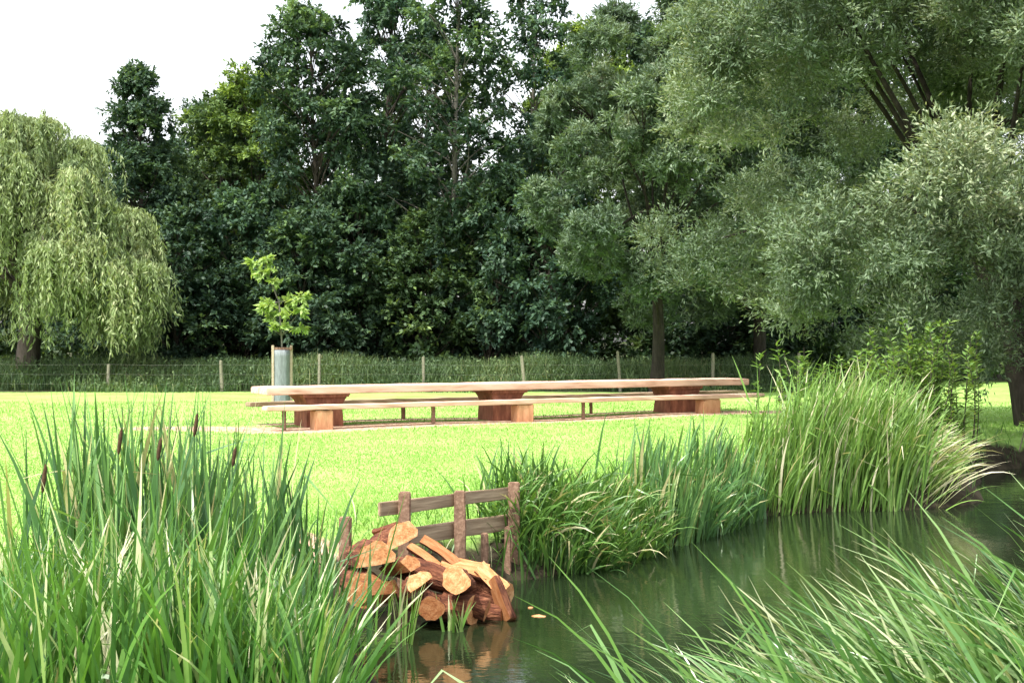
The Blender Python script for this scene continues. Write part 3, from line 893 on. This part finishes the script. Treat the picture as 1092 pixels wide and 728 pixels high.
# ------------------------------------------------------------------ log heap
def log(label, c, axis, ln, rad, kind, seed, roll=0.):
    """round, half or quarter log, bark outside and pale wood on cut and split faces"""
    rng = np.random.default_rng(seed)
    if kind == 'round': an = np.linspace(0, 2 * PI, 17)[:-1]; core = False
    elif kind == 'half': an = np.linspace(0, PI, 11); core = True
    elif kind == 'quarter': an = np.linspace(0, PI * .6, 8); core = True
    else: an = np.linspace(PI * .2, PI * .8, 7); core = False
    prof = [(math.cos(a) * rad * (1 + .12 * math.sin(2 * a + seed) + .08 * math.sin(3 * a + seed) + rng.normal(0, .06)), math.sin(a) * rad * (1 + rng.normal(0, .08))) for a in an]
    if kind == 'half': prof.insert(0, (0 + rng.normal(0, .01), -.04 * rad))
    if kind == 'quarter': prof.insert(0, (0, 0))
    if kind == 'plank': prof = [(rad, -.05), (rad * .9, .06), (.1 * rad, .075), (-.8 * rad, .06), (-rad, -.03), (0, -.06)]
    n = len(prof)
    bm = bmesh.new()
    segs = 6
    bend = rng.normal(0, .03, 2)
    rings = []
    for i in range(segs + 1):
        t = i / segs - .5
        k = 1 + rng.normal(0, .05) + .12 * t
        r = [bm.verts.new((t * ln + (.10 * y if i in (0, segs) else 0), y * k + bend[0] * (t * t), z * k + bend[1] * t * t)) for y, z in prof]
        rings.append(r)
    for a_, b_ in zip(rings[:-1], rings[1:]):
        for j in range(n):
            f_ = bm.faces.new((a_[j], a_[(j + 1) % n], b_[(j + 1) % n], b_[j]))
            split = (core and j in (0, n - 1)) or (kind == 'plank' and j < 4)
            f_.material_index = 1 if split else 0
            f_.smooth = not split
    for r, flip in ((rings[0], True), (rings[-1], False)):
        ctr = bm.verts.new(sum((v.co for v in r), Vector()) / n + Vector((0, 0, 0)))
        for j in range(n):
            vs_ = (r[(j + 1) % n], r[j], ctr) if flip else (r[j], r[(j + 1) % n], ctr)
            bm.faces.new(vs_).material_index = 1
    bmesh.ops.recalc_face_normals(bm, faces=bm.faces)
    me = bpy.data.meshes.new('log'); bm.to_mesh(me); bm.free()
    me.materials.append(M['logbark']); me.materials.append(M['logcut'])
    o = bpy.data.objects.new('log', me); COL.objects.link(o)
    x = Vector(axis).normalized()
    up = Vector((0, 0, 1)) if abs(x.z) < .9 else Vector((0, 1, 0))
    yv = up.cross(x).normalized(); zv = x.cross(yv)
    mw = Matrix((x, yv, zv)).transposed().to_4x4() @ Matrix.Rotation(roll, 4, 'X'); mw.translation = Vector(c)
    o.matrix_basis = mw
    tag(o, label, 'log', 'cut logs heaped at the water edge')


logs = [
    ('big pale split log at the left end of the heap', 394, 600, 12.1, (.45, -1, .15), .5, .2, 'half', .1),
    ('pale chunky log on top of the heap, nearest the lone post', 420, 583, 12.5, (.6, -1, .35), .5, .18, 'half', .35),
    ('long pale split log sloping down from the heap top', 455, 588, 12.3, (1, -.35, -.62), .36, .08, 'quarter', PI + .6),
    ('pale split log lying against the fence side of the heap top', 470, 585, 12.55, (1, -.25, -.66), .42, .055, 'half', PI + .5),
    ('flat pale slab lying along the right shoulder of the heap', 496, 602, 12.5, (1, -.15, -.18), .46, .12, 'half', PI + .3),
    ('round log with pale cut end in the middle right of the heap', 490, 619, 12.0, (-.15, -1, .25), .36, .12, 'round', 0),
    ('short pale split log on the upper right end of the heap', 524, 617, 12.35, (.8, -.3, -.7), .34, .085, 'half', PI + .5),
    ('pale split log standing at the right foot of the heap', 531, 640, 12.2, (.3, -.25, -.8), .42, .10, 'half', -1.2),
    ('round log with orange cut end low on the left of the heap', 414, 633, 11.8, (-.45, -1, .15), .5, .14, 'quarter', 2.0),
    ('upright orange split face left of centre in the heap', 441, 630, 11.85, (.35, -.8, .45), .36, .12, 'half', .5),
    ('small round log with orange end low in the centre of the heap', 459, 646, 11.9, (.12, -1, 0), .4, .1, 'round', 0),
    ('dark bark log across the middle of the heap', 458, 612, 12.25, (1, -.25, -.35), .5, .12, 'round', 0),
    ('dark bark log below the round pale end', 500, 640, 12.15, (.9, -.35, -.2), .45, .14, 'quarter', 2.2),
    ('dark rough log above the water in the heap centre', 478, 648, 12.1, (.9, -.4, 0), .5, .12, 'round', 0),
    ('small dark offcut on the very top of the heap', 413, 569, 12.7, (.9, -.3, .3), .26, .08, 'quarter', .5),
    ('dark bark log inside the heap under the long split log', 440, 605, 12.35, (.8, -.5, -.2), .5, .15, 'quarter', 2.6),
    ('reddish log under the big pale split log', 384, 622, 12.0, (.3, -1, 0), .5, .15, 'round', 0),
    ('dark log at the right back of the heap by the water', 515, 625, 12.55, (.9, -.4, -.3), .5, .14, 'round', 0),
    ('dark wet log lying at the water line of the heap', 512, 655, 12.3, (1, -.25, 0), .48, .11, 'round', 0),
    ('brown log in the left centre under the chunky top log', 425, 612, 12.1, (.6, -1, .3), .5, .13, 'quarter', .4),
    ('orange split log leaning left of the small round log', 447, 651, 12.05, (.5, -.8, .2), .45, .12, 'quarter', .4),
]
for i, (lab, px, py, d, ax, ln, rad, kind, roll) in enumerate(logs):
    log(lab, P(px, py, d), ax, ln, rad, kind, 400 + i, roll)

# bits floating on the water
rng = np.random.default_rng(31)
for lab, px, py, s in (('pale wood chip floating right of the log heap', 574, 657, .07), ('small dark chip floating beside the pale wood chip', 566, 648, .03)):
    d = 2.6 * FPX / (py - 362)
    c = P(px, py, d)
    k = 9
    a = np.arange(k) * 2 * PI / k
    r = s * rng.uniform(.7, 1.2, k)
    e = .18 if s > .1 else .6
    bot = np.stack([np.cos(a) * r, np.sin(a) * r * e, np.full(k, -.01)], 1) ; topv = np.stack([np.cos(a) * r * .9, np.sin(a) * r * e * .9, .004 + .008 * rng.random(k)], 1)
    Fq = np.array([(j, (j + 1) % k, k + (j + 1) % k, k + j) for j in range(k)])
    Ft = np.array([(k + j, k + (j + 1) % k, 2 * k) for j in range(k)])
    o = build('wood_chip', [(np.concatenate([bot, topv, [(0, 0, .012)]]), Fq, 0., 0), (np.concatenate([bot, topv, [(0, 0, .012)]]), Ft, 0., 0)], M['logcut'] if 'pale' in lab else M['logbark'])
    o.location = (c[0], c[1], WATER)
    tag(o, lab, 'wood chip', 'bits floating on the pond')

# stone on the lawn
bm = bmesh.new(); bmesh.ops.create_icosphere(bm, subdivisions=3, radius=.2)
for v in bm.verts:
    v.co *= 1 + .12 * math.sin(v.co.x * 17 + v.co.y * 11) + .08 * math.sin(v.co.z * 23 + v.co.x * 9); v.co.z *= .65
me = bpy.data.meshes.new('stone'); bm.to_mesh(me); bm.free(); me.materials.append(M['stone'])
o = bpy.data.objects.new('stone', me); COL.objects.link(o)
c = P(836, 428, 40.5); o.location = (c[0], c[1], float(gz(c[0], c[1])) + .08)
tag(o, 'small dark stone on the lawn right of the bench end', 'stone')


# ------------------------------------------------------------------ reeds, sedges and bank plants
def scatter(n, fx, rng):
    """n points by the sampler fx(n) kept as (x, y, ground z or water bed)"""
    x, y = fx(n)
    return np.stack([x, y, np.maximum(gz(x, y), WATER - .3) - .03], 1)


def gauss(px, d, sx, sd, rng):
    cx = (px - 546) / FPX * d
    return lambda n: (rng.normal(cx, sx, n), rng.normal(d, sd, n))


def tuft(base, ln, rng, az=None, azs=PI, tilt=(.02, .3), curl=(.1, .8), w=.016, nseg=7, cm=.5, cs=.2, fold=.08, power=1.8, pale=.05):
    n = len(base)
    azv = rng.uniform(0, 2 * PI, n) if az is None else az + rng.normal(0, azs, n)
    V, F, mm = blades(base, ln, azv, rng.uniform(*tilt, n), rng.uniform(*curl, n), w * rng.uniform(.4, 1.4, n), nseg, rng, power, fold)
    c = np.clip(cm + rng.normal(0, cs, n), 0, .93)
    c = np.where(rng.random(n) < pale, 1, c)
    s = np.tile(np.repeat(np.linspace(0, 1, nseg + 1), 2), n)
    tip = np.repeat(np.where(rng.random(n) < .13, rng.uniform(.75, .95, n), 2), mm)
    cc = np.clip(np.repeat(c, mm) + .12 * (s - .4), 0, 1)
    return V, F, np.where(s > tip, 1, cc), 0


rng = np.random.default_rng(55)
# left: upright bulrushes at the back
parts = []
for px, d, sx, sy, n, l0, l1 in ((150, 8.6, .3, .45, 230, .95, 1.72), (112, 8.5, .2, .4, 90, .95, 1.65), (205, 9.0, .25, .4, 120, 1.0, 1.65), (290, 9.3, .2, .4, 120, .9, 1.45), (335, 9.8, .2, .3, 40, .7, 1.05), (235, 8.6, .4, .4, 60, .8, 1.25)):
    b_ = scatter(n, gauss(px, d, sx, sy, rng), rng)
    parts.append(tuft(b_, rng.uniform(l0, l1, n), rng, tilt=(.0, .26), curl=(0, .4), w=.031, nseg=7, cm=.42, cs=.27, fold=.05, pale=.04))
o = build('bulrushes', parts, M['cattail'], smooth=True)
tag(o, 'tall upright bluish-green bulrush blades rising on the left', 'reeds', kind='stuff')

# left: lush bright sedge in front
parts = []
n = 4300
u = rng.random(n); y = 5.4 + 4.8 * u
xr = np.interp(y, [5, 6.5, 8, 9.9, 11], [-.72, -.92, -1.24, -1.5, -1.68])
x = xr - (rng.random(n) ** 1.3) * (y * .41 + xr)
base = np.stack([x, y, np.maximum(gz(x, y), WATER - .2) - .03], 1)
zt = EYE - (rng.normal(632, 40, n) + np.clip((x / y * FPX + 546 - 250) * .5, -30, 120) - np.clip(x / y * FPX + 546 - 110, -120, 0) * .35 - 362) / FPX * y
ln = np.clip((zt - base[:, 2]) * 1.12, .35, 1.5)
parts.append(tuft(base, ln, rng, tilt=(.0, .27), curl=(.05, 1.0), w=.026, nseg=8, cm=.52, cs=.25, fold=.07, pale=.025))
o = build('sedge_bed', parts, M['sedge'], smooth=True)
tag(o, 'lush bright green sedge blades filling the lower left', 'sedge', kind='stuff')

# bulrush stems with brown heads
for lab, px, py, d, h in (('leaning brown bulrush head at the far left of the bed', 45, 494, 7.3, .17), ('brown bulrush head left of centre in the bed', 126, 456, 7.6, .16), ('thin brown bulrush head above the bed, right of the tallest blades', 207, 440, 8.0, .15),
                          ('third brown bulrush head from the left, between the tall blades', 168, 466, 7.6, .14), ('brown bulrush head at the right side of the bed', 248, 476, 8.3, .13)):
    tp_ = P(px, py, d)
    gzv = max(float(gz(tp_[0], tp_[1])), WATER - .2)
    t = thing('bulrush', lab, 'bulrush', (tp_[0], tp_[1], gzv), 0, 'bulrush seed heads')
    H = tp_[2] - gzv
    ln_ = rng.normal(0, .05, 2)
    pa = np.stack([np.linspace(-ln_[0], 0, 6), np.linspace(-ln_[1], 0, 6), np.linspace(-.05, H - h, 6)], 1)
    build('stalk', [(*tube(np.vstack([pa, [[.02, 0, H - h * .2], [.025, 0, H + .12]]]), [.007, .007, .006, .006, .005, .005, .004, .002], 6), .4, 0)], M['cattail'], t, True)
    hp = np.array([(0 + .02 * q, 0, H - h + h * q) for q in np.linspace(0, 1, 7)])
    build('seed_head', [(*tube(hp, [.003, .010, .0115, .012, .0115, .010, .003], 10), 0., 0)], M['head'], t, True)


def clump(name, label, cat, spec, mat, group=None):
    """one plant clump: its blades are one mesh"""
    c0 = spec[0]['p']
    parts = []
    for s in spec:
        n = s['n']; px, d = s['p']
        x, y = gauss(px, d, s['sx'], s['sd'], rng)(n)
        if s.get('keep', True):
            sd = sdist(x, y); k = (sd > -.3) & (sd < .75)
            x, y = x[k], y[k]; n = len(x)
        b_ = np.stack([x, y, np.maximum(gz(x, y), WATER - .12) - .03], 1)
        parts.append(tuft(b_, rng.uniform(*s['l'], n), rng, **{k: v for k, v in s.items() if k not in ('p', 'n', 'sx', 'sd', 'l', 'keep')}))
    o = build(name, parts, mat, smooth=True)
    x, y = (c0[0] - 546) / FPX * c0[1], c0[1]
    org = Vector((x, y, float(gz(x, y))))
    o.data.transform(Matrix.Translation(-org)); o.location = org
    return tag(o, label, cat, group)


GS = 'sedge clumps along the far bank'
clump('sedge_clump', 'dark green arching sedge clump just right of the plank fence', 'sedge', [
    dict(p=(600, 14.9), n=620, sx=.38, sd=.4, l=(.55, 1.0), tilt=(.02, .45), curl=(.3, 1.7), w=.03, cm=.4, az=-1.2, azs=1.3),
    dict(p=(575, 14.7), n=120, sx=.3, sd=.2, l=(.7, 1.0), tilt=(.3, .7), curl=(.8, 2.0), w=.03, cm=.55, az=-1.4, azs=.8),
    dict(p=(640, 14.95), n=260, sx=.5, sd=.22, l=(.5, .9), tilt=(.3, .8), curl=(.8, 1.9), w=.028, cm=.5, az=-1.0, azs=.7, pale=.1),
    dict(p=(540, 15.2), n=220, sx=.3, sd=.3, l=(.55, .95), tilt=(.0, .3), curl=(.1, .9), w=.028, cm=.4)], M['darksedge'], GS)
clump('sedge_clump', 'low mid-green sedge clump between the dark sedge and the upright iris bed', 'sedge', [
    dict(p=(688, 15.95), n=460, sx=.34, sd=.35, l=(.45, .85), tilt=(.1, .7), curl=(.4, 1.7), w=.028, cm=.5, az=-1.0, azs=1.0, pale=.1),
    dict(p=(665, 15.7), n=620, sx=.36, sd=.4, l=(.5, .9), tilt=(.02, .45), curl=(.3, 1.6), w=.03, cm=.48, az=-1.2, azs=1.4)], M['darksedge'], GS)
clump('iris_clump', 'upright blue-green iris blades at the bend of the bank', 'iris', [
    dict(p=(735, 16.9), n=500, sx=.42, sd=.45, l=(.75, 1.25), tilt=(.0, .28), curl=(.05, .6), w=.038, cm=.55, az=-.3, azs=1.2),
    dict(p=(775, 17.6), n=420, sx=.35, sd=.35, l=(.5, 1.0), tilt=(.1, .6), curl=(.3, 1.4), w=.034, cm=.5, az=-.9, azs=.9),
    dict(p=(785, 18.5), n=420, sx=.36, sd=.4, l=(.7, 1.15), tilt=(.0, .28), curl=(.05, .7), w=.038, cm=.5, az=-.3, azs=1.2)], M['cattail'])
clump('reed_clump', 'big pale green reed clump leaning right over the water, white dry tips', 'reeds', [
    dict(p=(880, 20.5), n=900, sx=.42, sd=.5, l=(1.0, 1.95), tilt=(.0, .3), curl=(.1, .9), w=.034, cm=.5, az=0, azs=1.1),
    dict(p=(930, 20.7), n=900, sx=.35, sd=.5, l=(1.0, 1.7), tilt=(.0, .35), curl=(.2, 1.0), w=.034, cm=.5, az=-.2, azs=.9, pale=.05),
    dict(p=(975, 20.8), n=230, sx=.22, sd=.35, l=(.8, 1.3), tilt=(.4, .9), curl=(.5, 1.4), w=.03, cm=.75, az=-.2, azs=.4, pale=.4),
    dict(p=(835, 19.9), n=520, sx=.35, sd=.4, l=(.7, 1.25), tilt=(.0, .3), curl=(.1, .9), w=.034, cm=.45, az=-.3, azs=1.2)], M['reed'])
clump('sedge_clump', 'glossy pale-streaked sedge sweeping left across the near right corner', 'sedge', [
    dict(p=(1010, 5.6), n=1300, sx=.55, sd=.45, l=(.85, 1.4), tilt=(.1, .7), curl=(.6, 1.5), w=.022, cm=.48, cs=.27, az=PI - .1, azs=.6, pale=.04, keep=False),
    dict(p=(1130, 6.1), n=1500, sx=.6, sd=.5, l=(1.0, 1.6), tilt=(.1, .55), curl=(.5, 1.3), w=.022, cm=.48, cs=.27, az=PI, azs=.6, pale=.04, keep=False),
    dict(p=(935, 5.2), n=380, sx=.22, sd=.3, l=(.75, 1.1), tilt=(.1, .7), curl=(.6, 1.5), w=.02, cm=.5, cs=.25, az=PI, azs=.5, pale=.0, keep=False)], M['silver'])
clump('iris_clump', 'small fresh iris tuft standing in the water before the log heap', 'iris', [
    dict(p=(487, 11.75), n=16, sx=.05, sd=.05, l=(.35, .52), tilt=(.0, .3), curl=(0, .5), w=.022, cm=.85, cs=.08, fold=0, keep=False)], M['sedge'])
clump('iris_clump', 'small iris tuft in front of the left logs', 'iris', [
    dict(p=(424, 11.3), n=22, sx=.08, sd=.1, l=(.5, .8), tilt=(.0, .25), curl=(0, .5), w=.022, cm=.85, cs=.08, fold=0, keep=False)], M['sedge'])

# rough edge grass along the top of the bank and the pond margin
n = 26000
y = rng.uniform(9.5, 30, n); x = rng.uniform(-6, 13, n)
sd = sdist(x, y)
k = (sd > -.05) & (sd < .9) & (rng.random(n) < .9) & ~((x < -.6) & (x > -2.6) & (y > 11.3) & (y < 13.3))
x, y, sd = x[k], y[k], sd[k]
base = np.stack([x, y, gz(x, y) - .02], 1)
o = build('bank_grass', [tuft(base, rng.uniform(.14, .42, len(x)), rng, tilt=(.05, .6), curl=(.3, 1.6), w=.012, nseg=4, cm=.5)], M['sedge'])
tag(o, 'rough short grass fringing the pond bank', 'grass', kind='stuff')


# leafy willow-herb shrub behind the big reed clump
def leafy_shrub(name, label, cat, px, d, stems, spread, h0, h1, seed):
    rng = np.random.default_rng(seed)
    loc = at(px, d)
    t = thing(name, label, cat, loc)
    wood, lv = [], []
    for i in range(stems):
        b0 = np.array([rng.normal(0, spread), rng.normal(0, spread * .7), 0])
        h = rng.uniform(h0, h1)
        tip = b0 + np.array([rng.normal(0, .22), rng.normal(0, .22), h])
        pth = limb_path(b0, tip, rng, .02, 6)
        wood.append((*tube(pth, np.linspace(.012, .004, 6), 5), 0., 0))
        k = 60
        tt = rng.uniform(.15, 1, k)
        ps = np.stack([np.interp(tt, np.linspace(0, 1, 6), pth[:, a_]) for a_ in range(3)], 1)
        a = rng.uniform(0, 2 * PI, k)
        dd = np.stack([np.cos(a), np.sin(a), rng.uniform(.1, .9, k)], 1)
        V, F = leaf_quads(ps, dd, np.array([0, 0, 1.0]) + rng.normal(0, .3, (k, 3)), rng.uniform(.1, .2, k), .045)
        lv.append((V, F, np.repeat(np.clip(rng.normal(.55, .2, k), 0, 1), 4), 0))
    build('stems', wood, M['bark'], t, True)
    build('foliage', lv, M['shrub'], t)


leafy_shrub('willow_shrub', 'leafy light green shrub behind the pale reed clump', 'shrub', 985, 23.4, 60, .5, 1.4, 2.35, 61)
leafy_shrub('willowherb', 'thin tall leafy stems sticking up left of the light green shrub', 'plant', 885, 22.6, 26, .5, 1.3, 1.95, 62)

# ------------------------------------------------------------------ light, sky, camera
EL, AZ = 61.0, -62.0          # sun height; bearing clockwise from +Y: left and a little in front of the wood
AZ = -135.0
w = bpy.data.worlds.new('World'); sc.world = w; w.use_nodes = True
nt = w.node_tree; nt.nodes.clear()
sky = nt.nodes.new('ShaderNodeTexSky'); sky.sky_type = 'NISHITA'; sky.sun_disc = False
sky.sun_elevation = R(EL); sky.sun_rotation = R(AZ); sky.dust_density = 3.5; sky.air_density = 1.2; sky.ozone_density = .6
hs = nt.nodes.new('ShaderNodeHueSaturation'); hs.inputs['Saturation'].default_value = .25; hs.inputs['Value'].default_value = 1.45
bg = nt.nodes.new('ShaderNodeBackground'); bg.inputs['Strength'].default_value = .15
ow = nt.nodes.new('ShaderNodeOutputWorld')
nt.links.new(sky.outputs[0], hs.inputs['Color']); nt.links.new(hs.outputs[0], bg.inputs['Color']); nt.links.new(bg.outputs[0], ow.inputs[0])
ld = bpy.data.lights.new('sun', 'SUN'); ld.energy = 3.3; ld.angle = R(1.5); ld.color = (1, .95, .86)
lo = bpy.data.objects.new('sun', ld); COL.objects.link(lo); lo.location = (0, 0, 40)
sd_ = Vector((math.sin(R(AZ)) * math.cos(R(EL)), math.cos(R(AZ)) * math.cos(R(EL)), math.sin(R(EL))))
lo.rotation_euler = sd_.to_track_quat('Z', 'Y').to_euler()

cd = bpy.data.cameras.new('camera'); cam = bpy.data.objects.new('camera', cd); COL.objects.link(cam)
cam.location = (0, 0, EYE); cam.rotation_euler = (PI / 2 - 2 / FPX, 0, 0)
cd.sensor_width = 36; cd.lens = 36 * FPX / 1092; cd.clip_end = 2000; cd.clip_start = .05
sc.camera = cam
sc.view_settings.view_transform = 'Standard'; sc.view_settings.look = 'None'
sc.view_settings.exposure = 1.12; sc.view_settings.gamma = 1; sc.view_settings.use_curve_mapping = False
sc.render.resolution_x, sc.render.resolution_y = 1024, 682
sc.cycles.max_bounces = 6; sc.cycles.diffuse_bounces = 3; sc.cycles.transmission_bounces = 4; sc.cycles.glossy_bounces = 3
sc.cycles.use_denoising = True
